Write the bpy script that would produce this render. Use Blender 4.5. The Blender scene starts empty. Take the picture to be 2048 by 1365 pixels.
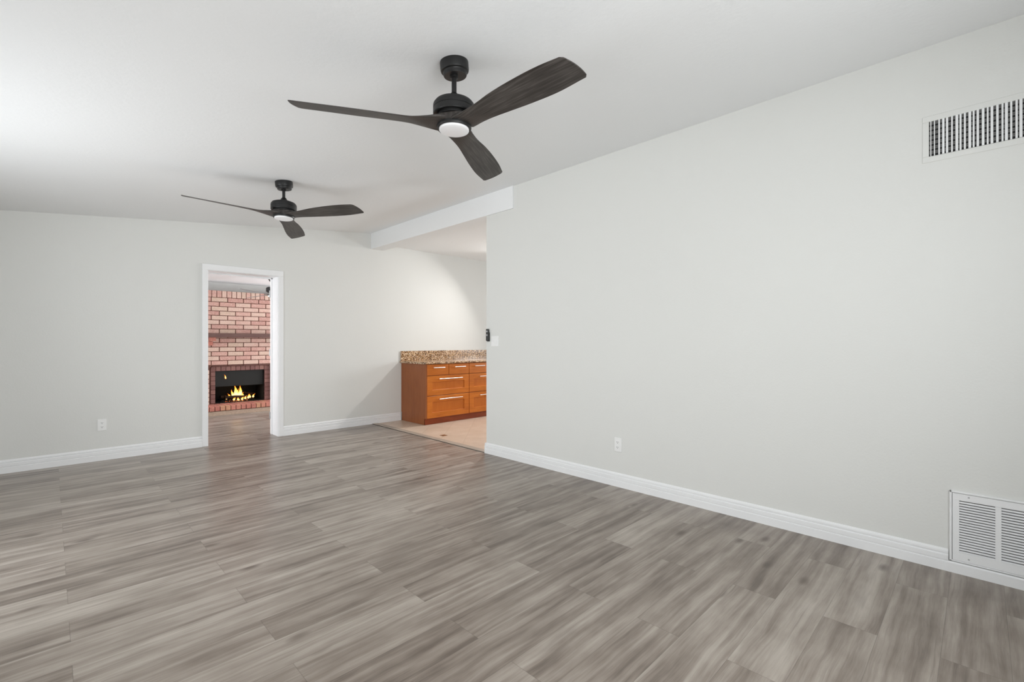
import bpy, bmesh, math, random
from mathutils import Vector, Matrix

random.seed(7)
PI = math.pi
scene = bpy.context.scene
COL = scene.collection

# ------------------------------------------------------------------ camera
TH = 44.8067
cam_d = bpy.data.cameras.new('camera')
cam_d.sensor_width = 36.0
cam_d.lens = 930.78 * 36.0 / 2048.0
cam_d.shift_y = (684.47 - 682.5) / 2048.0
cam_d.clip_start = 0.02
cam = bpy.data.objects.new('camera', cam_d)
cam.location = (0, 0, 1.22)
cam.rotation_euler = (math.radians(90), 0, math.radians(-TH))
COL.objects.link(cam)
scene.camera = cam

# ------------------------------------------------------------------ view, world, daylight
scene.view_settings.view_transform = 'Standard'
scene.view_settings.look = 'None'
scene.view_settings.gamma = 1.0
scene.view_settings.exposure = 0.0
scene.view_settings.use_curve_mapping = False

world = bpy.data.worlds.new('world')
scene.world = world
world.use_nodes = True
bg = world.node_tree.nodes['Background']
bg.inputs[0].default_value = (0.75, 0.87, 1.0, 1)
bg.inputs[1].default_value = 1.0


def area_light(name, loc, direction, sx, sy, power, color=(1, 1, 1), spread=180):
    d = bpy.data.lights.new(name, 'AREA')
    d.shape = 'RECTANGLE'
    d.size = sx
    d.size_y = sy
    d.energy = power
    d.color = color
    d.spread = math.radians(spread)
    o = bpy.data.objects.new(name, d)
    o.location = loc
    o.rotation_euler = Vector(direction).to_track_quat('-Z', 'Z').to_euler()
    COL.objects.link(o)
    return o


# daylight through the windows, plus added fill at the back and den side (openings in the walls stand right in front of each)
area_light('daylight_left', (-1.25, 3.7, 1.2), (1, 0, 0.20), 1.8, 1.5, 41, (0.97, 0.99, 1.0), 134)
area_light('fill_light_back', (0.6, -1.05, 1.4), (0, 1, 0.20), 2.7, 1.1, 78, (0.99, 1.0, 1.0), 163)  # added fill light from behind the camera; its window is invented
area_light('daylight_kitchen', (7.35, 3.9, 1.55), (-1, 0, 0), 1.8, 1.1, 98, (0.95, 0.98, 1.0))
area_light('daylight_den', (-1.25, 8.1, 1.2), (1, 0, 0), 1.6, 1.4, 78, (0.96, 0.96, 1.0))
area_light('fill_light_den_side', (4.75, 8.0, 1.2), (-1, 0, 0.1), 1.6, 1.4, 95, (0.96, 0.97, 1.0))  # added to light the den from the right too; its window is invented

# ------------------------------------------------------------------ node helpers


def srgb(r, g, b):
    def f(c):
        c /= 255.0
        return c / 12.92 if c <= 0.04045 else ((c + 0.055) / 1.055) ** 2.4
    return (f(r), f(g), f(b), 1.0)


class NT:
    def __init__(self, name):
        self.m = bpy.data.materials.new(name)
        self.m.use_nodes = True
        self.t = self.m.node_tree
        self.b = self.t.nodes['Principled BSDF']

    def n(self, typ, **kw):
        nd = self.t.nodes.new(typ)
        for k, v in kw.items():
            setattr(nd, k, v)
        return nd

    def set(self, sock, v):
        if isinstance(v, bpy.types.NodeSocket):
            self.t.links.new(v, sock)
        else:
            sock.default_value = v

    def math(self, op, a, b=0.0, c=0.0, clamp=False):
        nd = self.n('ShaderNodeMath', operation=op, use_clamp=clamp)
        for i, v in enumerate((a, b, c)):
            self.set(nd.inputs[i], v)
        return nd.outputs[0]

    def coords(self, kind='Object'):
        return self.n('ShaderNodeTexCoord').outputs[kind]

    def sep(self, v):
        nd = self.n('ShaderNodeSeparateXYZ')
        self.set(nd.inputs[0], v)
        return nd.outputs

    def comb(self, x, y, z=0.0):
        nd = self.n('ShaderNodeCombineXYZ')
        for i, v in enumerate((x, y, z)):
            self.set(nd.inputs[i], v)
        return nd.outputs[0]

    def scale(self, v, s):
        nd = self.n('ShaderNodeVectorMath', operation='MULTIPLY')
        self.set(nd.inputs[0], v)
        nd.inputs[1].default_value = s
        return nd.outputs[0]

    def noise(self, v, scale=1.0, detail=3.0, rough=0.55, dist=0.0):
        nd = self.n('ShaderNodeTexNoise')
        self.set(nd.inputs['Vector'], v)
        nd.inputs['Scale'].default_value = scale
        nd.inputs['Detail'].default_value = detail
        nd.inputs['Roughness'].default_value = rough
        nd.inputs['Distortion'].default_value = dist
        return nd.outputs['Fac']

    def ramp(self, f, stops, interp='LINEAR'):
        nd = self.n('ShaderNodeValToRGB')
        cr = nd.color_ramp
        cr.interpolation = interp
        while len(cr.elements) < len(stops):
            cr.elements.new(0.5)
        for e, (p, c) in zip(cr.elements, stops):
            e.position = p
            e.color = c if len(c) == 4 else (*c, 1)
        self.set(nd.inputs[0], f)
        return nd.outputs[0]

    def mix(self, f, a, b, mode='MIX'):
        nd = self.n('ShaderNodeMix', data_type='RGBA', blend_type=mode)
        self.set(nd.inputs[0], f)
        self.set(nd.inputs[6], a)
        self.set(nd.inputs[7], b)
        return nd.outputs[2]

    def bump(self, h, strength=0.2, dist=0.01):
        nd = self.n('ShaderNodeBump')
        nd.inputs['Strength'].default_value = strength
        nd.inputs['Distance'].default_value = dist
        self.set(nd.inputs['Height'], h)
        self.set(self.b.inputs['Normal'], nd.outputs[0])

    def out(self, color=None, rough=None, metal=None, spec=None, coat=None):
        for k, v in (('Base Color', color), ('Roughness', rough), ('Metallic', metal),
                     ('Specular IOR Level', spec), ('Coat Weight', coat)):
            if v is not None:
                self.set(self.b.inputs[k], v)
        return self.m


def plain(name, col, rough=0.5, metal=0.0, spec=0.5, var=0.0, vscale=8.0):
    t = NT(name)
    if var:
        f = t.noise(t.coords(), vscale, 3)
        c2 = tuple(max(0, c * (1 - var)) for c in col[:3]) + (1,)
        t.out(t.mix(f, col, c2), rough, metal, spec)
    else:
        t.out(col, rough, metal, spec)
    return t.m


def paint(name, col, bscale, bstr, rough=0.6):
    t = NT(name)
    co = t.coords()
    f = t.noise(co, bscale, 3)
    f2 = t.noise(co, 0.7, 2)
    c2 = tuple(c * 0.97 for c in col[:3]) + (1,)
    t.bump(f, bstr, 0.004)
    return t.out(t.mix(f2, col, c2), rough, 0, 0.3)


M = {}
M['wall'] = paint('wall_paint', (0.750, 0.753, 0.728, 1), 90, 0.18)
M['ceiling'] = paint('ceiling_paint', (0.885, 0.895, 0.90, 1), 38, 0.30)
M['trim'] = plain('white_trim', (0.88, 0.885, 0.89, 1), 0.35, 0, 0.4, 0.03)
M['plate'] = plain('white_plastic', (0.86, 0.86, 0.85, 1), 0.35)
M['slot'] = plain('slot_dark', (0.06, 0.06, 0.055, 1), 0.6)
M['black_metal'] = plain('black_metal', (0.014, 0.014, 0.014, 1), 0.42, 0.0, 0.38, 0.2)
M['black_plastic'] = plain('black_plastic', (0.02, 0.02, 0.02, 1), 0.45)
M['grey_button'] = plain('grey_button', (0.45, 0.45, 0.46, 1), 0.5)
M['rubber'] = plain('dark_joint', (0.05, 0.042, 0.036, 1), 0.7)
M['steel'] = plain('brushed_steel', (0.72, 0.69, 0.66, 1), 0.28, 1.0)
M['hinge'] = plain('hinge_steel', (0.5, 0.5, 0.5, 1), 0.35, 1.0)
M['duct'] = plain('duct_grey', (0.15, 0.145, 0.14, 1), 0.7)
M['vent_shade'] = plain('vent_shade', (0.012, 0.012, 0.012, 1), 0.8)
M['soot'] = plain('soot_black', (0.012, 0.011, 0.010, 1), 0.75, 0, 0.3, 0.4, 14)
M['hood'] = plain('dark_firebox_panel', (0.016, 0.016, 0.015, 1), 0.3, 0.0, 0.3)
M['char'] = plain('charred_wood', (0.035, 0.02, 0.013, 1), 0.9, 0, 0.2, 0.6, 30)


def diffuser():
    t = NT('frosted_glass')
    t.out((0.85, 0.85, 0.86, 1), 0.3)
    t.b.inputs['Emission Color'].default_value = (0.96, 0.97, 1.0, 1)
    t.b.inputs['Emission Strength'].default_value = 0.05
    return t.m


M['glass'] = diffuser()


def lit_diffuser():
    t = NT('lit_frosted_glass')
    t.out((0.85, 0.85, 0.86, 1), 0.3)
    t.b.inputs['Emission Color'].default_value = (1.0, 0.95, 0.88, 1)
    t.b.inputs['Emission Strength'].default_value = 6
    return t.m


M['lit_glass'] = lit_diffuser()


def planks():
    t = NT('grey_plank_floor')
    co = t.coords()
    x, y, z = t.sep(co)[:3]
    v = t.math('DIVIDE', t.math('ADD', y, 0.082), 0.192)
    row = t.math('FLOOR', v)
    fv = t.math('SUBTRACT', v, row)
    par = t.math('FLOORED_MODULO', row, 2.0)
    u = t.math('DIVIDE', t.math('ADD', t.math('SUBTRACT', x, 0.06), t.math('MULTIPLY', par, 0.595)), 1.19)
    col = t.math('FLOOR', u)
    fu = t.math('SUBTRACT', u, col)
    wn = t.n('ShaderNodeTexWhiteNoise', noise_dimensions='2D')
    t.set(wn.inputs['Vector'], t.comb(row, col))
    rnd = wn.outputs['Value']
    ox = t.math('MULTIPLY', rnd, 37.0)
    oy = t.math('MULTIPLY', rnd, 53.0)
    px = t.math('ADD', x, ox)
    py = t.math('ADD', y, oy)
    # wavering grain: the cross coordinate wanders slowly along the plank
    wob = t.noise(t.comb(t.math('MULTIPLY', px, 2.2), t.math('MULTIPLY', py, 3.0), oy), 1.0, 2)
    pyw = t.math('ADD', py, t.math('MULTIPLY', t.math('SUBTRACT', wob, 0.5), 0.036))
    broad = t.noise(t.comb(t.math('MULTIPLY', px, 1.3), t.math('MULTIPLY', pyw, 19.0), ox), 1.0, 2, 0.5)
    mid = t.noise(t.comb(t.math('MULTIPLY', px, 2.4), t.math('MULTIPLY', pyw, 62.0), ox), 1.0, 5, 0.68)
    fine = t.noise(t.comb(t.math('MULTIPLY', px, 14.0), t.math('MULTIPLY', pyw, 320.0), ox), 1.0, 3, 0.6)
    blot = t.noise(t.comb(t.math('MULTIPLY', px, 5.0), t.math('MULTIPLY', py, 9.0), ox), 1.0, 2)
    s = t.math('ADD', t.math('MULTIPLY', broad, 0.50), t.math('MULTIPLY', mid, 0.28))
    s = t.math('ADD', s, t.math('MULTIPLY', fine, 0.12))
    s = t.math('ADD', s, t.math('MULTIPLY', t.math('SUBTRACT', blot, 0.5), 0.20))
    s = t.math('ADD', s, t.math('MULTIPLY', t.math('SUBTRACT', rnd, 0.5), 0.13))
    c = t.ramp(s, [(0.30, srgb(104, 93, 84)), (0.42, srgb(136, 125, 115)), (0.52, srgb(157, 147, 137)), (0.64, srgb(178, 169, 159))])
    # thin darker grain lines, gathered in patches
    gl = t.noise(t.comb(t.math('MULTIPLY', px, 1.6), t.math('MULTIPLY', pyw, 95.0), oy), 1.0, 2, 0.5)
    gp = t.noise(t.comb(t.math('MULTIPLY', px, 2.0), t.math('MULTIPLY', py, 7.0), oy), 1.0, 1)
    gm = t.math('MULTIPLY', t.math('MULTIPLY', t.math('SUBTRACT', gl, 0.56), 9.0, clamp=True), t.math('MULTIPLY', t.math('SUBTRACT', gp, 0.42), 5.0, clamp=True))
    c = t.mix(t.math('MULTIPLY', gm, 0.30), c, srgb(96, 84, 75))
    # short dark smudges drawn out along the boards
    sm = t.noise(t.comb(t.math('MULTIPLY', px, 2.0), t.math('MULTIPLY', pyw, 17.0), t.math('ADD', oy, 9.0)), 1.0, 2, 0.5)
    c = t.mix(t.math('MULTIPLY', t.math('MULTIPLY', t.math('SUBTRACT', sm, 0.61), 9.0, clamp=True), 0.26), c, srgb(96, 84, 75))
    # knots
    vo = t.n('ShaderNodeTexVoronoi')
    vo.inputs['Scale'].default_value = 1.0
    t.set(vo.inputs['Vector'], t.comb(t.math('MULTIPLY', px, 2.3), t.math('MULTIPLY', pyw, 5.6), ox))
    kd = t.math('MULTIPLY', t.math('SUBTRACT', 0.16, vo.outputs['Distance']), 9.0, clamp=True)
    sepc = t.n('ShaderNodeSeparateColor')
    t.set(sepc.inputs[0], vo.outputs['Color'])
    has = t.math('GREATER_THAN', sepc.outputs[0], 0.62)
    k = t.math('MULTIPLY', t.math('MULTIPLY', kd, has), 0.78)
    c = t.mix(k, c, srgb(84, 72, 63))
    # seams
    e1 = t.math('LESS_THAN', t.math('MINIMUM', fv, t.math('SUBTRACT', 1.0, fv)), 0.006)
    e2 = t.math('LESS_THAN', t.math('MINIMUM', fu, t.math('SUBTRACT', 1.0, fu)), 0.0011)
    seam = t.math('MAXIMUM', e1, e2)
    c = t.mix(t.math('MULTIPLY', seam, 0.34), c, srgb(70, 62, 55))
    r = t.math('ADD', 0.25, t.math('MULTIPLY', mid, 0.14))
    t.bump(t.math('SUBTRACT', t.math('MULTIPLY', fine, 0.3), t.math('MULTIPLY', seam, 1.0)), 0.12, 0.002)
    return t.out(c, r, 0, 0.45)


M['planks'] = planks()


def tiles():
    t = NT('beige_diagonal_tile')
    co = t.coords()
    x, y, z = t.sep(co)[:3]
    a = t.math('DIVIDE', t.math('SUBTRACT', t.math('SUBTRACT', y, x), 1.292), 0.43)
    b = t.math('DIVIDE', t.math('SUBTRACT', t.math('ADD', x, y), 8.596), 0.43)

    def edge(w, g):
        f = t.math('SUBTRACT', w, t.math('FLOOR', w))
        return t.math('LESS_THAN', t.math('MINIMUM', f, t.math('SUBTRACT', 1.0, f)), g)
    g = t.math('MAXIMUM', edge(a, 0.009), edge(b, 0.009))
    ia = t.math('FLOOR', a)
    ib = t.math('FLOOR', b)
    wn = t.n('ShaderNodeTexWhiteNoise', noise_dimensions='2D')
    t.set(wn.inputs['Vector'], t.comb(ia, ib))
    n1 = t.noise(co, 5.0, 4, 0.6)
    n2 = t.noise(co, 45.0, 3, 0.6)
    s = t.math('ADD', t.math('MULTIPLY', n1, 0.6), t.math('MULTIPLY', n2, 0.25))
    s = t.math('ADD', s, t.math('MULTIPLY', wn.outputs['Value'], 0.12))
    c = t.ramp(s, [(0.3, srgb(194, 171, 150)), (0.7, srgb(214, 195, 177))])
    c = t.mix(t.math('MULTIPLY', g, 0.35), c, srgb(150, 128, 108))
    # small square brown inset at every fourth crossing

    def per(w, c0):
        d = t.math('DIVIDE', t.math('SUBTRACT', w, c0), 1.72)
        return t.math('MULTIPLY', t.math('ABSOLUTE', t.math('SUBTRACT', d, t.math('ROUND', d))), 1.72)
    ins = t.math('MULTIPLY', t.math('LESS_THAN', per(x, 3.652), 0.042), t.math('LESS_THAN', per(y, 4.944), 0.042))
    c = t.mix(ins, c, srgb(110, 74, 44))
    t.bump(t.math('MULTIPLY', g, -1.0), 0.2, 0.002)
    return t.out(c, 0.35, 0, 0.45)


M['tiles'] = tiles()


def wood(name, dark, mid, light, gx, gy, gz, rough=0.35):
    t = NT(name)
    co = t.coords()
    g = t.noise(t.scale(co, (gx, gy, gz)), 1.0, 4, 0.6, 0.4)
    b = t.noise(co, 4.0, 2)
    s = t.math('ADD', t.math('MULTIPLY', g, 0.7), t.math('MULTIPLY', b, 0.3))
    c = t.ramp(s, [(0.3, dark), (0.5, mid), (0.7, light)])
    return t.out(c, rough, 0, 0.4)


M['cherry_h'] = wood('cherry_rail', srgb(184, 98, 30), srgb(200, 112, 36), srgb(214, 126, 46), 3, 30, 30)
M['cherry_v'] = wood('cherry_panel', srgb(184, 98, 30), srgb(192, 105, 34), srgb(199, 112, 39), 18, 18, 3)
M['cherry_shaded'] = wood('cherry_shaded', srgb(138, 78, 42), srgb(148, 86, 47), srgb(158, 94, 52), 20, 20, 2.5, 0.4)  # same cherry, with the shade on the cabinet end put into the colour
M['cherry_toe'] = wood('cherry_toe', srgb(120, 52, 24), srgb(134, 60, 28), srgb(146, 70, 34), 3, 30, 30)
M['mantel'] = wood('mantel_wood', srgb(84, 58, 52), srgb(98, 70, 64), srgb(110, 82, 74), 4, 40, 40, 0.5)
M['blade'] = wood('weathered_black_blade', (0.024, 0.020, 0.018, 1), (0.048, 0.042, 0.038, 1), (0.115, 0.103, 0.095, 1), 5, 110, 5, 0.48)
M['backlit_blade'] = wood('backlit_blade', (0.22, 0.20, 0.19, 1), (0.27, 0.25, 0.24, 1), (0.33, 0.31, 0.29, 1), 5, 90, 5, 0.5)  # black blades lightened, backlight in the den put into the colour
M['strip'] = wood('transition_grey', srgb(152, 138, 124), srgb(166, 152, 138), srgb(178, 164, 150), 30, 3, 3, 0.45)


def granite():
    t = NT('brown_granite')
    co = t.coords()
    vo = t.n('ShaderNodeTexVoronoi')
    t.set(vo.inputs['Vector'], co)
    vo.inputs['Scale'].default_value = 95
    sc = t.n('ShaderNodeSeparateColor')
    t.set(sc.inputs[0], vo.outputs['Color'])
    n = t.noise(co, 22, 3, 0.6)
    s = t.math('ADD', t.math('MULTIPLY', sc.outputs[0], 0.65), t.math('MULTIPLY', n, 0.35))
    c = t.ramp(s, [(0.24, srgb(64, 40, 30)), (0.38, srgb(122, 84, 56)), (0.52, srgb(178, 138, 92)), (0.64, srgb(208, 172, 134)), (0.8, srgb(230, 208, 182))])
    return t.out(c, 0.16, 0, 0.5)


M['granite'] = granite()


def brick_mat(name, stops, speck):
    t = NT(name)
    geo = t.n('ShaderNodeNewGeometry')
    co = t.coords()
    n = t.noise(co, 55, 4, 0.7)
    n2 = t.noise(co, 12, 2)
    s = t.math('ADD', t.math('MULTIPLY', geo.outputs['Random Per Island'], 0.6), t.math('MULTIPLY', n2, 0.4))
    c = t.ramp(s, stops)
    c = t.mix(t.math('MULTIPLY', t.math('SUBTRACT', n, 0.50), 3.0, clamp=True), c, speck)
    d = t.math('MULTIPLY', t.math('SUBTRACT', 0.42, n), 4.0, clamp=True)
    c = t.mix(t.math('MULTIPLY', d, 0.5), c, srgb(110, 66, 58))
    t.bump(n, 0.5, 0.004)
    return t.out(c, 0.85, 0, 0.2)


M['brick'] = brick_mat('pink_brick', [(0.15, srgb(178, 134, 124)), (0.4, srgb(194, 154, 142)), (0.6, srgb(204, 174, 160)), (0.85, srgb(192, 166, 148))], srgb(226, 204, 190))
M['brick_dark'] = brick_mat('dark_brick', [(0.2, srgb(118, 84, 80)), (0.6, srgb(134, 98, 92)), (0.85, srgb(146, 110, 100))], srgb(150, 118, 110))
M['brick_red'] = brick_mat('red_brick', [(0.2, srgb(172, 108, 96)), (0.6, srgb(190, 124, 108)), (0.85, srgb(186, 140, 108))], srgb(206, 160, 142))
M['mortar'] = plain('brown_mortar', srgb(112, 76, 66), 0.9, 0, 0.2, 0.3, 40)
M['hearth_stone'] = plain('pebbled_stone', srgb(196, 172, 152), 0.9, 0, 0.2, 0.45, 70)


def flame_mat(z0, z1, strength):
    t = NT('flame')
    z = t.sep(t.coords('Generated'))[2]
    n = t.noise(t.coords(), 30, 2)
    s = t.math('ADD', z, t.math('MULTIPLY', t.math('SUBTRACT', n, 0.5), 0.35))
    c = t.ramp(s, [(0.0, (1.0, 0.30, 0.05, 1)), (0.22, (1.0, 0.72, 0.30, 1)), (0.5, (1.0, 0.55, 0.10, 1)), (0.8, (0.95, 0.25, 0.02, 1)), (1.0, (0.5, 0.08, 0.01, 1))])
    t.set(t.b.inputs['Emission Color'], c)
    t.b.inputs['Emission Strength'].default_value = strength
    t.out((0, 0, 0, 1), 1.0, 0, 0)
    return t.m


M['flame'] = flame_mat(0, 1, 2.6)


def ember_mat():
    t = NT('embers')
    n = t.noise(t.coords(), 38, 3, 0.7)
    c = t.ramp(n, [(0.42, (0.03, 0.008, 0.004, 1)), (0.52, (0.7, 0.10, 0.02, 1)), (0.64, (1.0, 0.5, 0.18, 1))])
    t.set(t.b.inputs['Emission Color'], c)
    t.b.inputs['Emission Strength'].default_value = 1.6
    t.out((0.02, 0.01, 0.008, 1), 1.0, 0, 0)
    return t.m


M['ember'] = ember_mat()

# ------------------------------------------------------------------ mesh helpers


def add_box(bm, x0, y0, z0, x1, y1, z1, bev=0.0, seg=1):
    vs = [bm.verts.new((x, y, z)) for x in (x0, x1) for y in (y0, y1) for z in (z0, z1)]
    idx = [(0, 1, 3, 2), (4, 6, 7, 5), (0, 4, 5, 1), (2, 3, 7, 6), (0, 2, 6, 4), (1, 5, 7, 3)]
    fs = [bm.faces.new([vs[i] for i in f]) for f in idx]
    if bev:
        es = list({e for f in fs for e in f.edges})
        bmesh.ops.bevel(bm, geom=es, offset=bev, segments=seg, affect='EDGES', profile=0.5)


def add_prism(bm, poly, axis, a, b):
    """poly: 2D points in the two other axes (in xyz order), extruded along axis a..b"""
    def P(p, t):
        if axis == 0:
            return (t, p[0], p[1])
        if axis == 1:
            return (p[0], t, p[1])
        return (p[0], p[1], t)
    v0 = [bm.verts.new(P(p, a)) for p in poly]
    v1 = [bm.verts.new(P(p, b)) for p in poly]
    n = len(poly)
    bm.faces.new(v0[::-1])
    bm.faces.new(v1)
    for i in range(n):
        bm.faces.new((v0[i], v0[(i + 1) % n], v1[(i + 1) % n], v1[i]))
    bmesh.ops.recalc_face_normals(bm, faces=bm.faces)


def add_lathe(bm, prof, cx=0, cy=0, seg=48, cap=True, mat=None):
    rings = []
    for r, z in prof:
        ring = []
        for i in range(seg):
            a = 2 * PI * i / seg
            co = Vector((cx + r * math.cos(a), cy + r * math.sin(a), z))
            if mat:
                co = mat @ co
            ring.append(bm.verts.new(co))
        rings.append(ring)
    for a, b in zip(rings, rings[1:]):
        for i in range(seg):
            bm.faces.new((a[i], a[(i + 1) % seg], b[(i + 1) % seg], b[i]))
    if cap:
        bm.faces.new(rings[0][::-1])
        bm.faces.new(rings[-1])
    bmesh.ops.recalc_face_normals(bm, faces=bm.faces)


def add_tube(bm, pts, radii, seg=12):
    """round tube along points with a radius at each"""
    rings = []
    n = len(pts)
    pts = [Vector(p) for p in pts]
    for i, p in enumerate(pts):
        d = (pts[min(i + 1, n - 1)] - pts[max(i - 1, 0)]).normalized()
        up = Vector((0, 0, 1)) if abs(d.z) < 0.9 else Vector((1, 0, 0))
        s = d.cross(up).normalized()
        q = s.cross(d).normalized()
        r = radii[i] if hasattr(radii, '__len__') else radii
        rings.append([bm.verts.new(p + (s * math.cos(2 * PI * k / seg) + q * math.sin(2 * PI * k / seg)) * r) for k in range(seg)])
    for a, b in zip(rings, rings[1:]):
        for k in range(seg):
            bm.faces.new((a[k], a[(k + 1) % seg], b[(k + 1) % seg], b[k]))
    bm.faces.new(rings[0][::-1])
    bm.faces.new(rings[-1])
    bmesh.ops.recalc_face_normals(bm, faces=bm.faces)


def obj(name, bm, mat, parent=None, smooth=None):
    me = bpy.data.meshes.new(name)
    bm.to_mesh(me)
    bm.free()
    me.materials.append(mat)
    o = bpy.data.objects.new(name, me)
    COL.objects.link(o)
    if parent is not None:
        o.parent = parent
        o.matrix_parent_inverse = Matrix.Identity(4)
        # geometry is written in world coordinates for unrotated parents
        if parent.rotation_euler[2] == 0 and parent.get('abs'):
            o.location = -abs_loc(parent)
    if smooth is not None:
        for p in me.polygons:
            p.use_smooth = True
        me.set_sharp_from_angle(angle=math.radians(smooth))
    return o


def abs_loc(o):
    v = Vector(o.location)
    while o.parent is not None:
        o = o.parent
        v = v + Vector(o.location)
    return v


def thing(name, label, cat, loc=(0, 0, 0), group=None, absolute=True):
    o = bpy.data.objects.new(name, None)
    o.empty_display_size = 0.1
    o.location = loc
    COL.objects.link(o)
    o['label'] = label
    o['category'] = cat
    if group:
        o['group'] = group
    if absolute:
        o['abs'] = 1
    return o


def tag(o, label, cat, group=None):
    o['label'] = label
    o['category'] = cat
    if group:
        o['group'] = group
    return o


def struct(name, bm, mat, smooth=None):
    o = obj(name, bm, mat, None, smooth)
    o['kind'] = 'structure'
    return o


def B(*boxes, bev=0.0, seg=1):
    bm = bmesh.new()
    for b in boxes:
        add_box(bm, *b, bev=bev, seg=seg)
    return bm


# ------------------------------------------------------------------ setting
XL, XR = -1.1, 3.404          # left and right walls of the living room
YB, YF = -0.9, 6.381          # back and far walls
YD = 6.68                     # den side of the far wall
XB = 3.58                     # kitchen side of right wall and beam
KZ = 2.69                     # kitchen ceiling
DZ = 2.265                     # den ceiling
YW = 3.826                    # where the right wall ends


def zc(x):
    return 2.835 - 0.106 * (XR - x)


DX0, DX1, DTOP = 1.318, 2.088, 2.062   # doorway opening

struct('floor', B((XL - 0.2, YB - 0.2, -0.12, XR + 0.02, YD - 0.02, 0.0)), M['planks'])
struct('floor_den', B((XL - 0.2, YD - 0.02, -0.12, 4.6, 10.4, 0.0)), M['planks'])
struct('floor_kitchen', B((XR + 0.02, -0.1, -0.12, 7.4, YF + 0.02, -0.001)), M['tiles'])

bm = bmesh.new()
add_prism(bm, [(XL - 0.2, zc(XL - 0.2)), (3.6, zc(3.6)), (3.6, zc(3.6) + 0.12), (XL - 0.2, zc(XL - 0.2) + 0.12)], 1, YB - 0.2, YF + 0.05)
struct('ceiling', bm, M['ceiling'])
struct('ceiling_kitchen', B((XB - 0.01, -0.1, KZ, 7.4, YF + 0.05, KZ + 0.12)), M['ceiling'])
struct('ceiling_den', B((XL - 0.2, YD - 0.1, DZ, 4.6, 10.4, DZ + 0.12)), M['ceiling'])

# far wall with the doorway
struct('wall_far', B((XL - 0.2, YF, 0, DX0 - 0.02, YD, 3.1), (DX1 + 0.02, YF, 0, 7.4, YD, 3.1),
                     (DX0 - 0.02, YF, DTOP + 0.02, DX1 + 0.02, YD, 3.1)), M['wall'])
struct('wall_right', B((XR, YB - 0.2, 0, XB, YW, 2.86)), M['wall'])
struct('beam_ridge', B((XR - 0.018, 3.40, 2.602, XB, YF + 0.02, 2.90)), M['ceiling'])
# left wall with window opening in the living room and den
wy0, wy1, wz0, wz1 = 2.75, 4.65, 0.42, 1.98
struct('wall_left', B((XL - 0.14, YB - 0.2, 0, XL, wy0, 2.6), (XL - 0.14, wy1, 0, XL, 7.3, 2.6),
                      (XL - 0.14, wy0, 0, XL, wy1, wz0), (XL - 0.14, wy0, wz1, XL, wy1, 2.6),
                      (XL - 0.14, 7.3, 0, XL, 8.9, 0.5), (XL - 0.14, 7.3, 1.9, XL, 8.9, 2.6), (XL - 0.14, 8.9, 0, XL, 10.4, 2.6)), M['wall'])
struct('wall_back', B((XL - 0.14, YB - 0.14, 0, -0.8, YB, 3.1), (2.3, YB - 0.14, 0, XB, YB, 3.1),
                      (-0.8, YB - 0.14, 0, 2.3, YB, 0.85), (-0.8, YB - 0.14, 1.95, 2.3, YB, 3.1)), M['wall'])
struct('wall_kitchen_side', B((7.2, -0.1, 0, 7.34, 3.0, 2.75), (7.2, 4.8, 0, 7.34, YF + 0.1, 2.75),
                              (7.2, 3.0, 0, 7.34, 4.8, 1.0), (7.2, 3.0, 2.1, 7.34, 4.8, 2.75)), M['wall'])
struct('wall_kitchen_back', B((XB - 0.02, -0.14, 0, 7.4, 0, 2.75)), M['wall'])
struct('wall_den_far', B((XL - 0.2, 9.44, 0, 1.2, 9.56, 2.5), (3.7, 9.44, 0, 4.6, 9.56, 2.5), (1.2, 9.44, 2.10, 3.7, 9.56, 2.5)), M['wall'])
struct('wall_den_side', B((4.45, YD, 0, 4.6, 7.2, 2.5), (4.45, 8.8, 0, 4.6, 10.4, 2.5), (4.45, 7.2, 0, 4.6, 8.8, 0.5), (4.45, 7.2, 1.9, 4.6, 8.8, 2.5)), M['wall'])


def window_frame(name, axis, pos, a0, a1, z0, z1):
    w, d = 0.05, 0.06
    bm = bmesh.new()

    def bx(p0, p1, q0, q1):
        if axis == 0:
            add_box(bm, pos - d, p0, q0, pos, p1, q1, 0.004)
        else:
            add_box(bm, p0, pos - d, q0, p1, pos, q1, 0.004)
    bx(a0, a1, z0, z0 + w)
    bx(a0, a1, z1 - w, z1)
    bx(a0, a0 + w, z0 + w, z1 - w)
    bx(a1 - w, a1, z0 + w, z1 - w)
    m = (a0 + a1) / 2
    bx(m - w / 2, m + w / 2, z0 + w, z1 - w)
    struct(name, bm, M['trim'])


window_frame('window_1', 0, XL - 0.04, wy0, wy1, wz0, wz1)
window_frame('added_window_back', 1, YB - 0.04, -0.8, 2.3, 0.85, 1.95)  # added window, put in to carry the fill from behind
window_frame('window_3', 0, 7.30, 3.0, 4.8, 1.0, 2.1)
window_frame('window_4', 0, XL - 0.04, 7.3, 8.9, 0.5, 1.9)
window_frame('added_window_den_side', 0, 4.58, 7.2, 8.8, 0.5, 1.9)  # added den window, put in to carry the side fill

# baseboards: stepped profile, given as (distance from wall, height)
BB = [(0, 0), (0.016, 0), (0.016, 0.049), (0.0105, 0.052), (0.0105, 0.056), (0.0145, 0.059), (0.0145, 0.082),
      (0.006, 0.087), (0.006, 0.091), (0.011, 0.095), (0.010, 0.105), (0.004, 0.114), (0, 0.115)]


def baseboard_y(name, x, y0, y1, sgn=-1):
    bm = bmesh.new()
    add_prism(bm, [(x + sgn * d, z) for d, z in BB], 1, y0, y1)
    return struct(name, bm, M['trim'])


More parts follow.
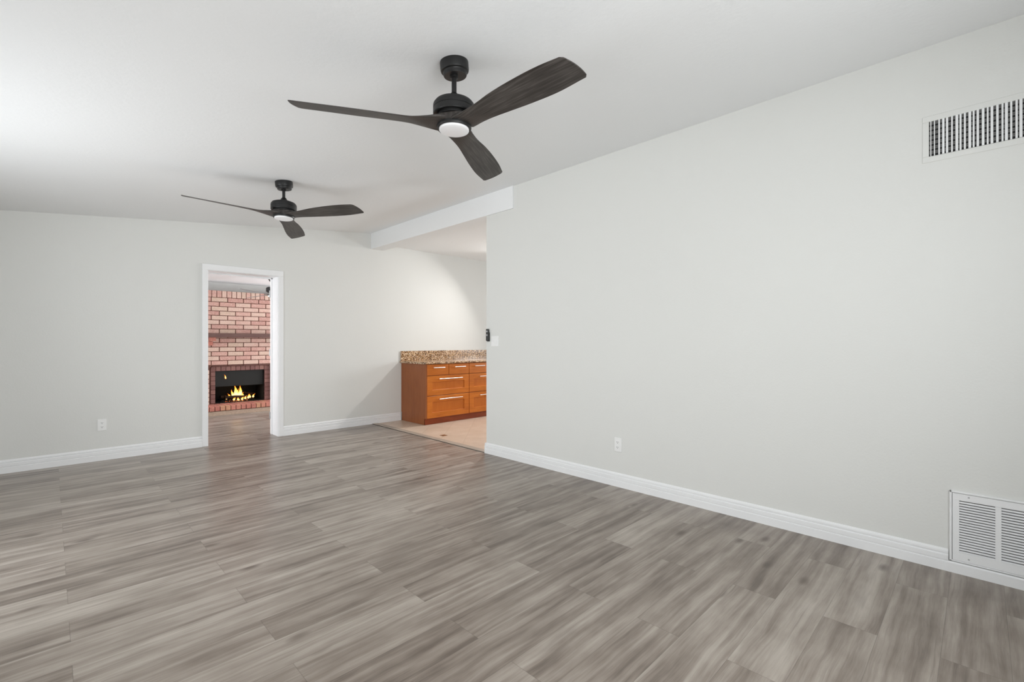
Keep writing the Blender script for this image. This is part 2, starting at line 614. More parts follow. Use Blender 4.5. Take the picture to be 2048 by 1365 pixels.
bm = bmesh.new()
add_prism(bm, [(YF - d, z * 1.08) for d, z in BB], 0, XL, DX0 - 0.062)
struct('baseboard_far_left', bm, M['trim'])
bm = bmesh.new()
add_prism(bm, [(YF - d, z * 1.08) for d, z in BB], 0, DX1 + 0.062, 3.884)
struct('baseboard_far_right', bm, M['trim'])
bm = bmesh.new()
add_prism(bm, [(XR - d, z) for d, z in BB], 1, 0.121, YW)
add_prism(bm, [(XR - d, z) for d, z in BB[:3]] + [(XR - 0.010, 0.056), (XR, 0.056)], 1, YB, 0.121)
add_prism(bm, [(YW + d, z) for d, z in BB], 0, XR - 0.016, XB)
struct('baseboard_right', bm, M['trim'])
baseboard_y('baseboard_left', XL, YB, YF, 1)

# transition strip between plank floor and kitchen tile
bm = bmesh.new()
add_prism(bm, [(XR + 0.000, 0), (XR + 0.000, 0.004), (XR + 0.02, 0.008), (XR + 0.085, 0.004), (XR + 0.10, 0)], 1, YW + 0.016, YF - 0.015)
struct('trim_1', bm, M['strip'])
struct('trim_2', B((XR - 0.011, YW + 0.016, 0, XR + 0.001, YF - 0.015, 0.0035)), M['rubber'])

# doorway: jamb, casing and hinges
door = bpy.data.objects.new('door_1', None)
COL.objects.link(door)
door['kind'] = 'structure'
door.location = ((DX0 + DX1) / 2, YF, 0)
door['abs'] = 1
obj('jamb', B((DX0 - 0.02, YF - 0.001, 0, DX0, YD + 0.001, DTOP), (DX1, YF - 0.001, 0, DX1 + 0.02, YD + 0.001, DTOP),
              (DX0 - 0.02, YF - 0.001, DTOP, DX1 + 0.02, YD + 0.001, DTOP + 0.02),
              (DX0, YD - 0.085, 0, DX0 + 0.012, YD - 0.05, DTOP), (DX1 - 0.012, YD - 0.085, 0, DX1, YD - 0.05, DTOP),
              (DX0, YD - 0.085, DTOP - 0.012, DX1, YD - 0.05, DTOP)), M['trim'], door)
cw = 0.062
bm = bmesh.new()
for (x0, x1) in ((DX0 - cw, DX0 - 0.004), (DX1 + 0.004, DX1 + cw)):
    add_box(bm, x0, YF - 0.017, 0, x1, YF, DTOP + 0.004, 0.003)
add_box(bm, DX0 - cw, YF - 0.017, DTOP + 0.004, DX1 + cw, YF, DTOP + cw + 0.012, 0.003)
obj('casing', bm, M['trim'], door)
for hz in (0.24, 1.08, 1.86):
    bm = B((DX1 - 0.003, YD - 0.045, hz - 0.045, DX1, YD - 0.004, hz + 0.045), bev=0.001)
    add_tube(bm, [(DX1 - 0.006, YD + 0.004, hz - 0.046), (DX1 - 0.006, YD + 0.004, hz + 0.046)], 0.006, 10)
    obj('hinge', bm, M['hinge'], door)

# ------------------------------------------------------------------ wall fittings


def outlet(label, loc, rz):
    """duplex receptacle; local x across, local -y out of the wall, z up"""
    t = thing('power_outlet', label, 'outlet', loc, 'duplex outlets low on the walls', absolute=False)
    t.rotation_euler = (0, 0, rz)
    obj('plate', B((-0.0355, -0.006, -0.0585, 0.0355, 0, 0.0585), bev=0.003, seg=2), M['plate'], t)
    for s in (-1, 1):
        bm = bmesh.new()
        pts = []
        for i in range(24):
            a = 2 * PI * i / 24
            pts.append((0.0175 * math.cos(a), s * 0.0215 + max(-0.0125, min(0.0125, 0.0175 * math.sin(a)))))
        add_prism(bm, pts, 1, -0.0085, -0.004)
        r = obj('receptacle', bm, M['plate'], t)
        bm = bmesh.new()
        z = s * 0.0215
        add_box(bm, -0.0075, -0.0092, z - 0.002, -0.0050, -0.008, z + 0.007)
        add_box(bm, 0.0050, -0.0092, z - 0.001, 0.0075, -0.008, z + 0.006)
        add_box(bm, -0.0025, -0.0092, z - 0.0095, 0.0025, -0.008, z - 0.0050)
        obj('slot', bm, M['slot'], r)
    bm = bmesh.new()
    add_lathe(bm, [(0.003, 0.0), (0.003, 0.0015)], seg=12, mat=Matrix.Translation((0, -0.006, 0)) @ Matrix.Rotation(PI / 2, 4, 'X'))
    obj('screw', bm, M['plate'], t)
    return t


outlet('white duplex outlet on the far wall left of the doorway', (0.382, YF, 0.365), 0)
outlet('white duplex outlet low on the long right wall above the baseboard', (XR, 2.156, 0.352), -PI / 2 + PI)
bpy.data.objects['power_outlet.001'].rotation_euler = (0, 0, PI / 2 * 3)

# light switch and fan remote near the end of the right wall
t = thing('light_switch', 'white two gang switch plate on the right wall beside the black fan remote', 'switch', (XR, 3.6855, 1.228))
obj('plate', B((XR - 0.006, 3.628, 1.171, XR, 3.743, 1.285), bev=0.003, seg=2), M['plate'], t)
for y in (3.662, 3.709):
    bm = bmesh.new()
    add_prism(bm, [(XR - 0.005, 1.195), (XR - 0.008, 1.195), (XR - 0.011, 1.228), (XR - 0.008, 1.261), (XR - 0.005, 1.261)], 1, y - 0.0165, y + 0.0165)
    obj('rocker', bm, M['plate'], t)

t = thing('fan_remote', 'slim black fan remote mounted on the edge of the right wall by the kitchen opening', 'remote', (XR, 3.79, 1.295))
obj('cradle', B((XR - 0.012, 3.766, 1.226, XR, 3.812, 1.325), bev=0.003), M['black_plastic'], t)
obj('body', B((XR - 0.026, 3.770, 1.233, XR - 0.010, 3.808, 1.362), bev=0.005, seg=2), M['black_plastic'], t)
for z in (1.335, 1.295):
    bm = bmesh.new()
    add_lathe(bm, [(0.010, 0), (0.010, 0.002), (0.007, 0.003)], seg=20, mat=Matrix.Translation((XR - 0.0255, 3.789, z)) @ Matrix.Rotation(-PI / 2, 4, 'Y'))
    obj('button', bm, M['grey_button'], t)

# supply register high on the right wall
gy1, gy0, gz0, gz1 = 0.198, -0.42, 2.231, 2.42
t = thing('supply_register', 'white air supply register with vertical blades high on the right wall', 'vent', (XR, -0.1, 2.2))
bm = bmesh.new()
fw = 0.032
add_box(bm, XR - 0.004, gy0 - fw, gz0 - fw, XR, gy1 + fw - 0.004, gz0, 0.002)
add_box(bm, XR - 0.004, gy0 - fw, gz1, XR, gy1 + fw - 0.004, gz1 + fw, 0.002)
add_box(bm, XR - 0.004, gy1, gz0, XR, gy1 + fw - 0.004, gz1, 0.002)
add_box(bm, XR - 0.004, gy0 - fw, gz0, XR, gy0, gz1, 0.002)
obj('frame', bm, M['wall'], t)
obj('duct_shade', B((XR - 0.0005, gy0, gz0, XR + 0.0005, gy1, gz1)), M['vent_shade'], t)  # near-black sheet on the wall face, painted as the unlit depth behind
bm = bmesh.new()
k = 0
z = gz0 + 0.004
while z < gz1 - 0.006:
    if k % 3 != 0:
        add_box(bm, XR - 0.0025, gy0, z, XR - 0.001, gy1, z + 0.0065)
    z += 0.0088
    k += 1
obj('rear_louvers', bm, M['duct'], t)
y = gy1 - 0.0075
k = 0
while y > gy0 + 0.01:
    wob = 0.0016 * math.sin(k * 1.9) + 0.001 * math.sin(k * 0.7)
    bm = bmesh.new()
    a = math.radians(8 + 6 * math.sin(k * 1.3))
    w = 0.0042 + 0.001 * math.sin(k * 2.3)
    if k < 2:
        w = 0.002
    add_box(bm, -0.0045, -w, gz0, 0.0015, w, gz1, 0.0006)
    bmesh.ops.rotate(bm, verts=bm.verts, cent=(0, 0, 0), matrix=Matrix.Rotation(a * 0.5, 3, 'Z'))
    bmesh.ops.translate(bm, verts=bm.verts, vec=(XR - 0.0035, y + wob, 0))
    obj('blade', bm, M['trim'], t)
    y -= 0.0166
    k += 1

# return air grille at the floor
t = thing('return_grille', 'large white louvered return air grille on the right wall above the baseboard', 'vent', (XR, -0.2, 0.057))
ry1, ry0, rz0, rz1 = 0.117, -0.50, 0.060, 0.432
bm = bmesh.new()
add_box(bm, XR - 0.012, ry1 - 0.010, rz0, XR, ry1, rz1, 0.002)
add_box(bm, XR - 0.012, ry0, rz0, XR, ry0 + 0.010, rz1, 0.002)
add_box(bm, XR - 0.012, ry0, rz1 - 0.009, XR, ry1, rz1, 0.002)
add_box(bm, XR - 0.012, ry0, rz0, XR, ry1, rz0 + 0.006, 0.002)
obj('outer_frame', bm, M['trim'], t)
cols = []
y = 0.079
while y > ry0 + 0.1:
    cols.append((y - 0.1315, y))
    y -= 0.153
lz0, lz1, nl = 0.112, 0.385, 20
bm = bmesh.new()
fx0, fx1 = XR - 0.009, XR - 0.002
add_box(bm, fx0, ry0 + 0.010, rz0 + 0.007, fx1, ry1 - 0.012, lz0, 0.001)
add_box(bm, fx0, ry0 + 0.010, lz1, fx1, ry1 - 0.012, rz1 - 0.011, 0.001)
edges = [ry1 - 0.012] + [v for c in cols for v in (c[1], c[0])] + [ry0 + 0.010]
for a, b in zip(edges[0::2], edges[1::2]):
    add_box(bm, fx0, b, lz0, fx1, a, lz1)
obj('panel', bm, M['trim'], t)
for (y0, y1) in cols:
    bm = bmesh.new()
    p = (lz1 - lz0) / nl
    for i in range(nl):
        z = lz0 + i * p
        add_prism(bm, [(XR - 0.0105, z + 0.0012), (XR - 0.0095, z + 0.0004), (XR - 0.0025, z + p * 0.50), (XR - 0.0032, z + p * 0.60)], 1, y0, y1)
    obj('louvers', bm, M['trim'], t)
obj('louver_shade', B((XR - 0.0012, ry0 + 0.01, lz0, XR - 0.0004, ry1 - 0.012, lz1)), M['duct'], t)  # grey sheet on the wall face, painted as the shade between louvers
for (y, z) in ((0.043, 0.408), (0.043, 0.085), (-0.43, 0.408), (-0.43, 0.085)):
    bm = bmesh.new()
    add_lathe(bm, [(0.004, 0), (0.004, 0.001), (0.002, 0.0018)], seg=12, mat=Matrix.Translation((XR - 0.0088, y, z)) @ Matrix.Rotation(-PI / 2, 4, 'Y'))
    obj('screw', bm, M['grey_button'], t)

# ------------------------------------------------------------------ ceiling fans
KN = [0.07, 0.14, 0.22, 0.32, 0.45, 0.60, 0.76]
LA = [-0.065, -0.060, -0.058, -0.067, -0.073, -0.072, -0.061]
ZA = [2.304, 2.311, 2.320, 2.326, 2.328, 2.328, 2.323]
LB = [0.079, 0.067, 0.060, 0.066, 0.076, 0.081, 0.073]
ZB = [2.312, 2.306, 2.299, 2.295, 2.291, 2.288, 2.291]
ZH = 2.31     # hub height the knots were measured with


def lerp(xs, ys, x):
    if x <= xs[0]:
        return ys[0]
    for i in range(len(xs) - 1):
        if x <= xs[i + 1]:
            f = (x - xs[i]) / (xs[i + 1] - xs[i])
            # smooth through neighbours (Catmull-Rom)
            y0 = ys[max(i - 1, 0)]
            y1, y2 = ys[i], ys[i + 1]
            y3 = ys[min(i + 2, len(ys) - 1)]
            return 0.5 * ((2 * y1) + (y2 - y0) * f + (2 * y0 - 5 * y1 + 4 * y2 - y3) * f * f + (3 * y1 - y0 - 3 * y2 + y3) * f ** 3)
    return ys[-1]


def blade_mesh():
    """propeller blade along +x; tip is cut aslant and rounded; relative to hub height"""
    bm = bmesh.new()
    ns, nc = 40, 14
    rA, rB = 0.722, 0.754
    r0 = 0.055
    top, bot = [], []
    for i in range(ns + 1):
        f = i / ns
        rt, rb = [], []
        for j in range(nc + 1):
            g = j / nc
            rend = rA + (rB - rA) * g + 0.010 * math.sin(PI * g)
            # round the corners of the tip
            c = min(g, 1 - g)
            if c < 0.08:
                rend -= 0.009 * (1 - c / 0.08) ** 2
            r = r0 + (rend - r0) * f
            la, lb = lerp(KN, LA, r), lerp(KN, LB, r)
            za, zb = lerp(KN, ZA, r) - ZH, lerp(KN, ZB, r) - ZH
            l = la + (lb - la) * g
            # near the hub the trailing part lies flat and the leading part folds up
            w = max(0.0, min(1.0, (0.30 - r) / 0.22))
            fold = max(0.0, min(1.0, 1.0 - (r - 0.07) / 0.20))       # where the fold stands across the chord
            gf = 1.0 - fold
            zs = za + (zb - za) * g
            if g > gf:
                zf = zb
            else:
                zf = za + (zb - za) * (g / max(gf, 1e-3))
            z = zs * (1 - w * 0.7) + zf * w * 0.7
            # slight underside hollow and thickness profile
            th = (0.0075 + 0.018 * max(0.0, min(1.0, (0.24 - r) / 0.16)) ** 1.5) * (0.25 + 0.75 * math.sqrt(max(0.0, 4 * g * (1 - g)))) * (1.0 - 0.45 * f)
            rt.append(bm.verts.new((r, l, z + th)))
            rb.append(bm.verts.new((r, l, z - th * 0.25)))
        top.append(rt)
        bot.append(rb)
    for i in range(ns):
        for j in range(nc):
            bm.faces.new((top[i][j], top[i + 1][j], top[i + 1][j + 1], top[i][j + 1]))
            bm.faces.new((bot[i][j], bot[i][j + 1], bot[i + 1][j + 1], bot[i + 1][j]))
        for j in (0, nc):
            bm.faces.new((top[i][j], bot[i][j], bot[i + 1][j], top[i + 1][j]))
    for i in (0, ns):
        for j in range(nc):
            bm.faces.new((top[i][j], top[i][j + 1], bot[i][j + 1], bot[i][j]))
    bmesh.ops.recalc_face_normals(bm, faces=bm.faces)
    me = bpy.data.meshes.new('blade')
    bm.to_mesh(me)
    bm.free()
    me.materials.append(M['blade'])
    for p in me.polygons:
        p.use_smooth = True
    me.set_sharp_from_angle(angle=math.radians(40))
    return me


BLADE = blade_mesh()


def ceiling_fan(label, x, y, ztop, hub, az, slope, glass='glass', tilt=None, blade_mat=None):
    """hub: height of the blade plane; everything local to a point on the ceiling"""
    t = thing('ceiling_fan', label, 'ceiling fan', (x, y, ztop), 'three-blade black ceiling fans', absolute=False)
    R = Matrix.Rotation(-slope, 4, 'Y')
    bm = bmesh.new()
    add_lathe(bm, [(0.070, 0.004), (0.0715, -0.004), (0.0715, -0.038), (0.069, -0.046), (0.060, -0.048), (0.0585, -0.052), (0.0585, -0.064), (0.056, -0.068), (0.020, -0.068)], mat=R)
    obj('canopy', bm, M['black_metal'], t, 30)
    h = hub - ztop
    bm = bmesh.new()
    add_lathe(bm, [(0.020, -0.060), (0.020, -0.078), (0.0125, -0.082), (0.0125, h + 0.155)], seg=24)
    obj('downrod', bm, M['black_metal'], t, 30)
    rot = Matrix.Identity(4)
    if tilt:
        taz, ang = tilt
        ax = Vector((math.sin(taz), -math.cos(taz), 0))
        rot = Matrix.Translation((0, 0, h)) @ Matrix.Rotation(ang, 4, ax) @ Matrix.Translation((0, 0, -h))

    def put(o):
        o.matrix_basis = rot
        return o
    bm = bmesh.new()
    add_lathe(bm, [(0.014, h + 0.162), (0.017, h + 0.159), (0.030, h + 0.138), (0.044, h + 0.122), (0.052, h + 0.117)], seg=32)
    put(obj('rod_cover', bm, M['black_metal'], t, 40))
    bm = bmesh.new()
    add_lathe(bm, [(0.048, h + 0.124), (0.075, h + 0.120), (0.094, h + 0.112), (0.103, h + 0.100), (0.1045, h + 0.094), (0.1045, h + 0.078), (0.1030, h + 0.077), (0.1030, h + 0.075), (0.1045, h + 0.074), (0.1045, h + 0.050), (0.102, h + 0.046), (0.096, h + 0.046), (0.096, h + 0.052), (0.088, h + 0.052)])
    put(obj('motor_housing', bm, M['black_metal'], t, 30))
    bm = bmesh.new()
    add_lathe(bm, [(0.086, h + 0.052), (0.086, h + 0.034), (0.070, h + 0.034), (0.070, h + 0.004)])
    put(obj('rotor', bm, M['black_metal'], t, 30))
    bm = bmesh.new()
    pts = []
    for i in range(72):
        a = 2 * PI * i / 72
        rr = 0.083 + 0.010 * math.cos(3 * (a - az))
        pts.append((rr * math.cos(a), rr * math.sin(a)))
    add_prism(bm, pts, 2, h - 0.006, h + 0.034)
    put(obj('hub_plate', bm, M['blade'], t, 30))
    for k in range(3):
        b = bpy.data.objects.new('blade', BLADE)
        COL.objects.link(b)
        b.parent = t
        if blade_mat:
            b.material_slots[0].link = 'OBJECT'
            b.material_slots[0].material = M[blade_mat]
        b.matrix_basis = rot @ Matrix.Translation((0, 0, h)) @ Matrix.Rotation(az + k * 2 * PI / 3, 4, 'Z')
    bm = bmesh.new()
    add_lathe(bm, [(0.086, h - 0.004), (0.087, h - 0.012), (0.084, h - 0.020), (0.078, h - 0.021), (0.074, h - 0.019)])
    put(obj('light_ring', bm, M['black_metal'], t, 30))
    bm = bmesh.new()
    prof = [(0.0745, h - 0.014), (0.0745, h - 0.026)]
    for i in range(1, 9):
        a = i / 9 * PI / 2
        prof.append((0.0745 * math.cos(a), h - 0.026 - 0.010 * math.sin(a)))
    add_lathe(bm, prof)
    put(obj('light_diffuser', bm, M[glass], t, 40))
    return t


SL = math.atan(0.106)
ceiling_fan('large black ceiling fan nearest the camera with dark wood blades and white light', 1.443, 1.866, zc(1.443), 2.31, math.radians(31.65), SL)
ceiling_fan('black ceiling fan farther back, with one blade reaching towards the ceiling beam', 1.46, 4.318, zc(1.46), 2.330, math.radians(60.4), SL, tilt=(math.radians(60), math.radians(-2.0)))
ceiling_fan('black ceiling fan partly hidden behind the door jamb in the fireplace room', 2.56, 8.05, DZ, 1.985, math.radians(100), 0.0, 'lit_glass', None, 'backlit_blade')

# ------------------------------------------------------------------ kitchen cabinets
YC = 5.71          # drawer front plane
CX = 3.898         # cabinet side


def drawer(t, x0, x1, z0, z1, shaker, hz, hx0, hx1):
    g = 0.0038
    x0, x1, z0, z1 = x0 + g, x1 - g, z0 + g, z1 - g
    y0, y1 = YC, YC + 0.02
    if not shaker:
        d = obj('drawer', B((x0, y0, z0, x1, y1, z1), bev=0.002), M['cherry_h'], t)
    else:
        px0, px1 = x0 + 0.097, x1 - 0.097
        pz1 = z1 - 0.095 if z1 > 0.5 else z1 - 0.090
        pz0 = z0 + 0.088 if z1 > 0.5 else z0 + 0.086
        bm = bmesh.new()

        def ring(a0, a1, c0, c1, y):
            return [bm.verts.new(p) for p in ((a0, y, c0), (a1, y, c0), (a1, y, c1), (a0, y, c1))]
        rings = [ring(x0, x1, z0, z1, y1), ring(x0, x1, z0, z1, y0 + 0.002), ring(x0 + 0.002, x1 - 0.002, z0 + 0.002, z1 - 0.002, y0),
                 ring(px0 - 0.004, px1 + 0.004, pz0 - 0.004, pz1 + 0.004, y0), ring(px0 - 0.003, px1 + 0.003, pz0 - 0.003, pz1 + 0.003, y0 + 0.001), ring(px0, px1, pz0, pz1, y0 + 0.012)]
        bm.faces.new(rings[0])
        for ra, rb in zip(rings, rings[1:]):
            for q in range(4):
                bm.faces.new((ra[q], ra[(q + 1) % 4], rb[(q + 1) % 4], rb[q]))
        bm.faces.new(rings[-1])
        bmesh.ops.recalc_face_normals(bm, faces=bm.faces)
        d = obj('drawer', bm, M['cherry_h'], t)
        r = obj('panel', B((px0 + 0.001, y0 + 0.0105, pz0 + 0.001, px1 - 0.001, y0 + 0.014, pz1 - 0.001)), M['cherry_v'], d)
        r.location = (0, 0, 0)
    bm = bmesh.new()
    add_tube(bm, [(hx0, YC - 0.032, hz), (hx1, YC - 0.032, hz)], 0.006, 12)
    for hx in (hx0 + 0.025, hx1 - 0.025):
        add_tube(bm, [(hx, YC - 0.032, hz), (hx, YC + 0.002, hz)], 0.0045, 10)
    h = obj('handle', bm, M['steel'], d, 40)
    h.location = (0, 0, 0)


def cabinet(label, x0, x1, side):
    t = thing('base_cabinet', label, 'cabinet', ((x0 + x1) / 2, 6.04, 0), 'cherry base cabinets')
    bm = bmesh.new()
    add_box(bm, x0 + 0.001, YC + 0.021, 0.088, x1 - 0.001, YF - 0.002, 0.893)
    obj('body', bm, M['cherry_shaded'], t)
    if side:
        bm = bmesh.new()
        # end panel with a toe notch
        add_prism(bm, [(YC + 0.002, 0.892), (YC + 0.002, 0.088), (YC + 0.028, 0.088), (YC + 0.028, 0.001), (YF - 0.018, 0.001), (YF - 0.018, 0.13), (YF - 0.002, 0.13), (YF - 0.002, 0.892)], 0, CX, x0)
        obj('end_panel', bm, M['cherry_shaded'], t)
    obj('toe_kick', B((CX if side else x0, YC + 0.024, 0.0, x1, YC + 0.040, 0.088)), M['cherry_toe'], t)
    xm = (x0 + x1) / 2
    w = 0.103
    for (a, b) in ((x0, xm), (xm, x1)):
        m = (a + b) / 2
        drawer(t, a, b, 0.721, 0.890, False, 0.838, m - w, m + w)
    drawer(t, x0, x1, 0.421, 0.721, True, 0.668, xm - 0.225 + 0.026, xm + 0.225 + 0.018)
    drawer(t, x0, x1, 0.088, 0.421, True, 0.368, xm - 0.225 + 0.026, xm + 0.225 + 0.018)
    return t


cabinet('orange cherry base cabinet with end panel darkened for shade, left unit beside the baseboard', 3.918, 4.716, True)
cabinet('orange cherry base cabinet mostly cut off by the right wall edge', 4.716, 5.514, False)

t = thing('countertop', 'speckled brown granite countertop with backsplash lying on the cherry cabinets', 'countertop', (4.7, 6.0, 0.894))
bm = bmesh.new()
pr = []
for i in range(9):
    a = -PI / 2 + PI * i / 8
    pr.append((5.688 - 0.0155 * math.cos(a), 0.9095 + 0.0155 * math.sin(a)))
add_prism(bm, pr[::1] + [(YF - 0.001, 0.925), (YF - 0.001, 0.894)], 0, 3.872, 6.33)
obj('slab', bm, M['granite'], t)
obj('backsplash', B((3.882, YF - 0.022, 0.9252, 6.33, YF - 0.001, 1.078), bev=0.002), M['granite'], t)

# kitchen spotlight beyond the end of the right wall, aimed at the cabinets and the opening
t = thing('ceiling_spotlight', 'white ceiling spotlight in the kitchen aimed down at the cabinets', 'lamp', (5.75, 5.40, KZ), absolute=False)
bm = bmesh.new()
add_lathe(bm, [(0.055, 0.0), (0.055, -0.018), (0.012, -0.022), (0.012, -0.05)], seg=32)
obj('mount', bm, M['trim'], t, 40)
aim = Vector((-2.95, -0.75, -2.5)).normalized()
bm = bmesh.new()
add_lathe(bm, [(0.030, -0.05), (0.045, -0.04), (0.070, 0.06), (0.066, 0.06), (0.042, -0.02)], seg=32,
          mat=Matrix.Translation((0, 0, -0.075)) @ aim.to_track_quat('Z', 'Y').to_matrix().to_4x4())
obj('shade', bm, M['trim'], t, 40)
kl = bpy.data.lights.new('kitchen_spot_light', 'AREA')
kl.shape = 'DISK'
kl.size = 0.12
kl.energy = 27
kl.spread = math.radians(132)
kl.color = (1.0, 0.97, 0.94)
o = bpy.data.objects.new('kitchen_spot_light', kl)
o.location = Vector((5.75, 5.40, KZ - 0.075)) + aim * 0.064
o.rotation_euler = aim.to_track_quat('-Z', 'Y').to_euler()
COL.objects.link(o)

# ------------------------------------------------------------------ fireplace
FB, FH = 9.20, 8.867       # brick face, hearth front
t = thing('brick_fireplace', 'pink brick fireplace wall with dark wood mantel seen through the doorway', 'fireplace', (2.4, 9.3, 0))
OX0, OX1, OZ0, OZ1 = 2.018, 2.80, 0.15, 0.716       # firebox opening
RX0, RX1, RZ1 = 1.915, 2.93, 0.822                # recess that holds the surround
bm = bmesh.new()
add_box(bm, 1.2, FB + 0.008, 0.0, RX0, 9.899, 2.10)
add_box(bm, RX1, FB + 0.008, 0.0, 3.7, 9.899, 2.10)
add_box(bm, RX0, FB + 0.008, RZ1, RX1, 9.899, 2.10)
add_box(bm, RX0, FB + 0.078, 0.15, OX0, FB + 0.40, RZ1)
add_box(bm, OX1, FB + 0.078, 0.15, RX1, FB + 0.40, RZ1)
add_box(bm, OX0, FB + 0.078, OZ1, OX1, FB + 0.40, RZ1)
# chamfered corner of the recess
add_prism(bm, [(RX0, RZ1), (RX0 + 0.045, RZ1), (RX0, RZ1 - 0.05)], 1, FB + 0.004, FB + 0.08)
obj('mortar', bm, M['mortar'], t)

bm = bmesh.new()
MT = 0.0065


def brick(bm, x0, x1, z0, z1, y, dep=0.05):
    if x1 - x0 < 0.02 or z1 - z0 < 0.008:
        return
    j = random.uniform(-0.002, 0.002)
    add_box(bm, x0, y + j, z0, x1, y + dep, z1, 0.003)


pitch, L = 0.0775, 0.245
k = 0
while True:
    z1 = 1.985 - pitch * k
    z0 = z1 - pitch
    if z1 < 0.2:
        break
    off = 2.19 if k % 2 == 0 else 2.065
    n0 = math.floor((1.2 - off) / L)
    for n in range(n0, n0 + 12):
        x0, x1 = off + n * L, off + (n + 1) * L
        a, b, zz0, zz1 = x0 + MT, x1 - MT, z0 + MT * 0.8, z1 - MT * 0.8
        if zz1 < RZ1 - 0.01:       # rows beside the recess
            if a < RX0:
                brick(bm, a, min(b, RX0), zz0, zz1, FB)
            if b > RX1:
                brick(bm, max(a, RX1), b, zz0, zz1, FB)
        else:
            brick(bm, a, b, max(zz0, RZ1 + 0.002) if (b > RX0 and a < RX1) else zz0, zz1, FB)
    k += 1
x = 1.2
while x < 3.68:
    brick(bm, x + 0.005, x + 0.070, 1.985 + 0.004, 2.10, FB)
    x += 0.0752
obj('brickwork', bm, M['brick'], t)

bm = bmesh.new()
z = 0.165
while z < RZ1 - 0.11:
    brick(bm, RX0 + 0.035, OX0, z, z + 0.070, FB + 0.07)
    brick(bm, OX1, RX1, z, z + 0.070, FB + 0.07)
    z += 0.0775
x = RX0 + 0.035
while x < RX1 - 0.05:
    brick(bm, x + 0.004, x + 0.072, OZ1 + 0.002, RZ1 - 0.028, FB + 0.07)
    x += 0.0765
x = RX0 + 0.045
while x < RX1 - 0.05:
    brick(bm, x + 0.004, x + 0.236, RZ1 - 0.022, RZ1 - 0.002, FB + 0.05)
    x += 0.243
obj('surround', bm, M['brick_dark'], t)

bm = bmesh.new()
add_box(bm, 1.45, 9.00, 1.300, 3.60, FB - 0.001, 1.368, 0.004)
obj('mantel', bm, M['mantel'], t)
bm = bmesh.new()
add_box(bm, 1.77, 9.07, 1.238, 1.880, FB - 0.001, 1.299, 0.003)
add_box(bm, 1.883, 9.07, 1.238, 1.985, FB - 0.001, 1.299, 0.003)
add_box(bm, 1.77, 9.135, 1.162, 1.86, FB - 0.001, 1.232, 0.003)
add_box(bm, 1.864, 9.135, 1.162, 1.955, FB - 0.001, 1.232, 0.003)
obj('corbel', bm, M['brick_red'], t)

obj('hearth_base', B((1.0, FH + 0.012, 0.001, 3.7, FB + 0.05, 0.072)), M['hearth_stone'], t)
bm = bmesh.new()
add_box(bm, 1.0, FH + 0.008, 0.072, 3.7, FB + 0.6, 0.146)
obj('hearth_mortar', bm, M['mortar'], t)
bm = bmesh.new()
x = 1.0
while x < 3.68:
    add_box(bm, x + 0.005, FH + random.uniform(-0.002, 0.002), 0.078, x + 0.072, FH + 0.16, 0.155, 0.005)
    add_box(bm, x + 0.005, FH + 0.168, 0.078, x + 0.072, FB + 0.09, 0.154, 0.004)
    x += 0.0772
obj('hearth', bm, M['brick_red'], t)

bm = bmesh.new()
D1 = FB + 0.62
add_box(bm, OX0 - 0.03, FB + 0.12, 0.147, OX0 + 0.004, D1, OZ1 + 0.1)
add_box(bm, OX1 - 0.004, FB + 0.12, 0.147, OX1 + 0.03, D1, OZ1 + 0.1)
add_box(bm, OX0 - 0.03, D1 - 0.03, 0.147, OX1 + 0.03, D1 + 0.02, OZ1 + 0.1)
add_box(bm, OX0 - 0.03, FB + 0.12, OZ1, OX1 + 0.03, D1, OZ1 + 0.1)
add_box(bm, OX0 - 0.03, FB + 0.095, 0.147, OX1 + 0.03, D1, 0.158)
obj('firebox', bm, M['soot'], t)
obj('smoke_panel', B((OX0 + 0.005, FB + 0.13, 0.44, OX1 - 0.005, FB + 0.138, OZ1 - 0.002), bev=0.002), M['hood'], t)
bm = bmesh.new()
for i in range(11):
    x = 2.16 + i * 0.048
    add_tube(bm, [(x, FB + 0.205, 0.185), (x, FB + 0.50, 0.185)], 0.006, 8)
for y in (FB + 0.225, FB + 0.45):
    add_tube(bm, [(2.13, y, 0.175), (2.68, y, 0.175)], 0.008, 8)
for x in (2.18, 2.62):
    for y in (FB + 0.225, FB + 0.45):
        add_tube(bm, [(x, y, 0.158), (x, y, 0.18)], 0.008, 8)
obj('grate', bm, M['soot'], t)


def log(label, p0, p1, r):
    bm = bmesh.new()
    p0, p1 = Vector(p0), Vector(p1)
    n = 10
    pts, rad = [], []
    for i in range(n + 1):
        f = i / n
        p = p0.lerp(p1, f) + Vector((0, 0.006 * math.sin(f * 7), 0.004 * math.sin(f * 5 + 1)))
        pts.append(p)
        rad.append(r * (0.92 + 0.1 * math.sin(f * 9 + r * 100)))
    add_tube(bm, pts, rad, 14)
    return tag(obj('firewood_log', bm, M['char'], None, 60), label, 'log', 'logs burning in the fireplace')


log('charred log at the front of the burning logs in the fireplace', (2.20, FB + 0.235, 0.231), (2.55, FB + 0.225, 0.231), 0.031)
log('charred log lying behind the front one under the tall flames', (2.16, FB + 0.36, 0.233), (2.62, FB + 0.37, 0.233), 0.034)
log('short charred log leaning at the right of the fire', (2.54, FB + 0.325, 0.292), (2.71, FB + 0.335, 0.262), 0.024)


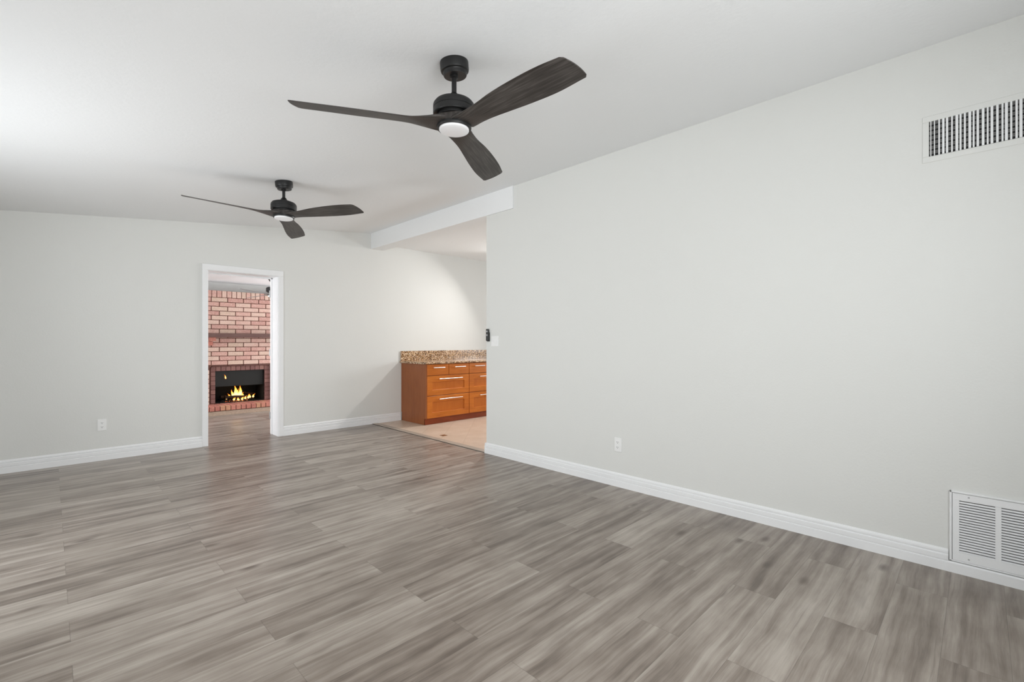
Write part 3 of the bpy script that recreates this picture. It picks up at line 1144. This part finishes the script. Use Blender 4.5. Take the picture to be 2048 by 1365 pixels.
def flame(bm, x, y, z, h, w, lean, seed):
    rnd = random.Random(seed)
    n = 10
    pts, rad = [], []
    ph = rnd.uniform(0, 6)
    for i in range(n + 1):
        f = i / n
        pts.append((x + lean * f * f + 0.25 * w * math.sin(f * 6 + ph) * f, y + 0.1 * w * math.sin(f * 5 + ph), z + h * f))
        rad.append(max(0.0012, w * 0.5 * (math.sin(PI * min(1, (f * 0.75 + 0.25))) ** 1.4) * (1 - f * 0.35)))
    add_tube(bm, pts, rad, 10)


t = thing('log_fire', 'bright orange fire burning in the brick fireplace', 'fire', (2.4, FB + 0.3, 0.19))
bm = bmesh.new()
for i in range(46):
    a = random.uniform(0, 2 * PI)
    ey = random.choice((random.uniform(0.155, 0.200), random.uniform(0.245, 0.33)))
    bmesh.ops.create_icosphere(bm, subdivisions=1, radius=random.uniform(0.006, 0.0085),
                               matrix=Matrix.Translation((2.38 + random.uniform(-0.18, 0.18), FB + ey, 0.168)))
obj('embers', bm, M['ember'], t)['kind'] = 'stuff'
FL = [(2.385, 0.298, 0.24, 0.225, 0.058, -0.004), (2.345, 0.298, 0.23, 0.15, 0.045, -0.03), (2.460, 0.298, 0.24, 0.215, 0.055, 0.012),
      (2.425, 0.300, 0.24, 0.15, 0.050, 0.0), (2.502, 0.297, 0.22, 0.10, 0.045, 0.0), (2.29, 0.297, 0.22, 0.085, 0.045, -0.03),
      (2.575, 0.235, 0.20, 0.085, 0.035, 0.015), (2.61, 0.25, 0.21, 0.075, 0.035, -0.02), (2.66, 0.255, 0.21, 0.07, 0.035, 0.03),
      (2.24, 0.297, 0.21, 0.06, 0.035, -0.02), (2.33, 0.178, 0.195, 0.05, 0.040, 0.02), (2.40, 0.176, 0.19, 0.05, 0.042, -0.02),
      (2.46, 0.178, 0.192, 0.055, 0.042, 0.02), (2.51, 0.178, 0.20, 0.06, 0.04, 0.02)]
for i, (x, y, z, h, w, ln) in enumerate(FL):
    bm = bmesh.new()
    flame(bm, x, FB + y, z - 0.012, h, w, ln, i)
    obj('flame', bm, M['flame'], t, 60)
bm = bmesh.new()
flame(bm, 2.185, FB + 0.112, 0.575, 0.075, 0.022, -0.022, 33)  # small glowing mesh standing in for a flame reflected in the smoke panel
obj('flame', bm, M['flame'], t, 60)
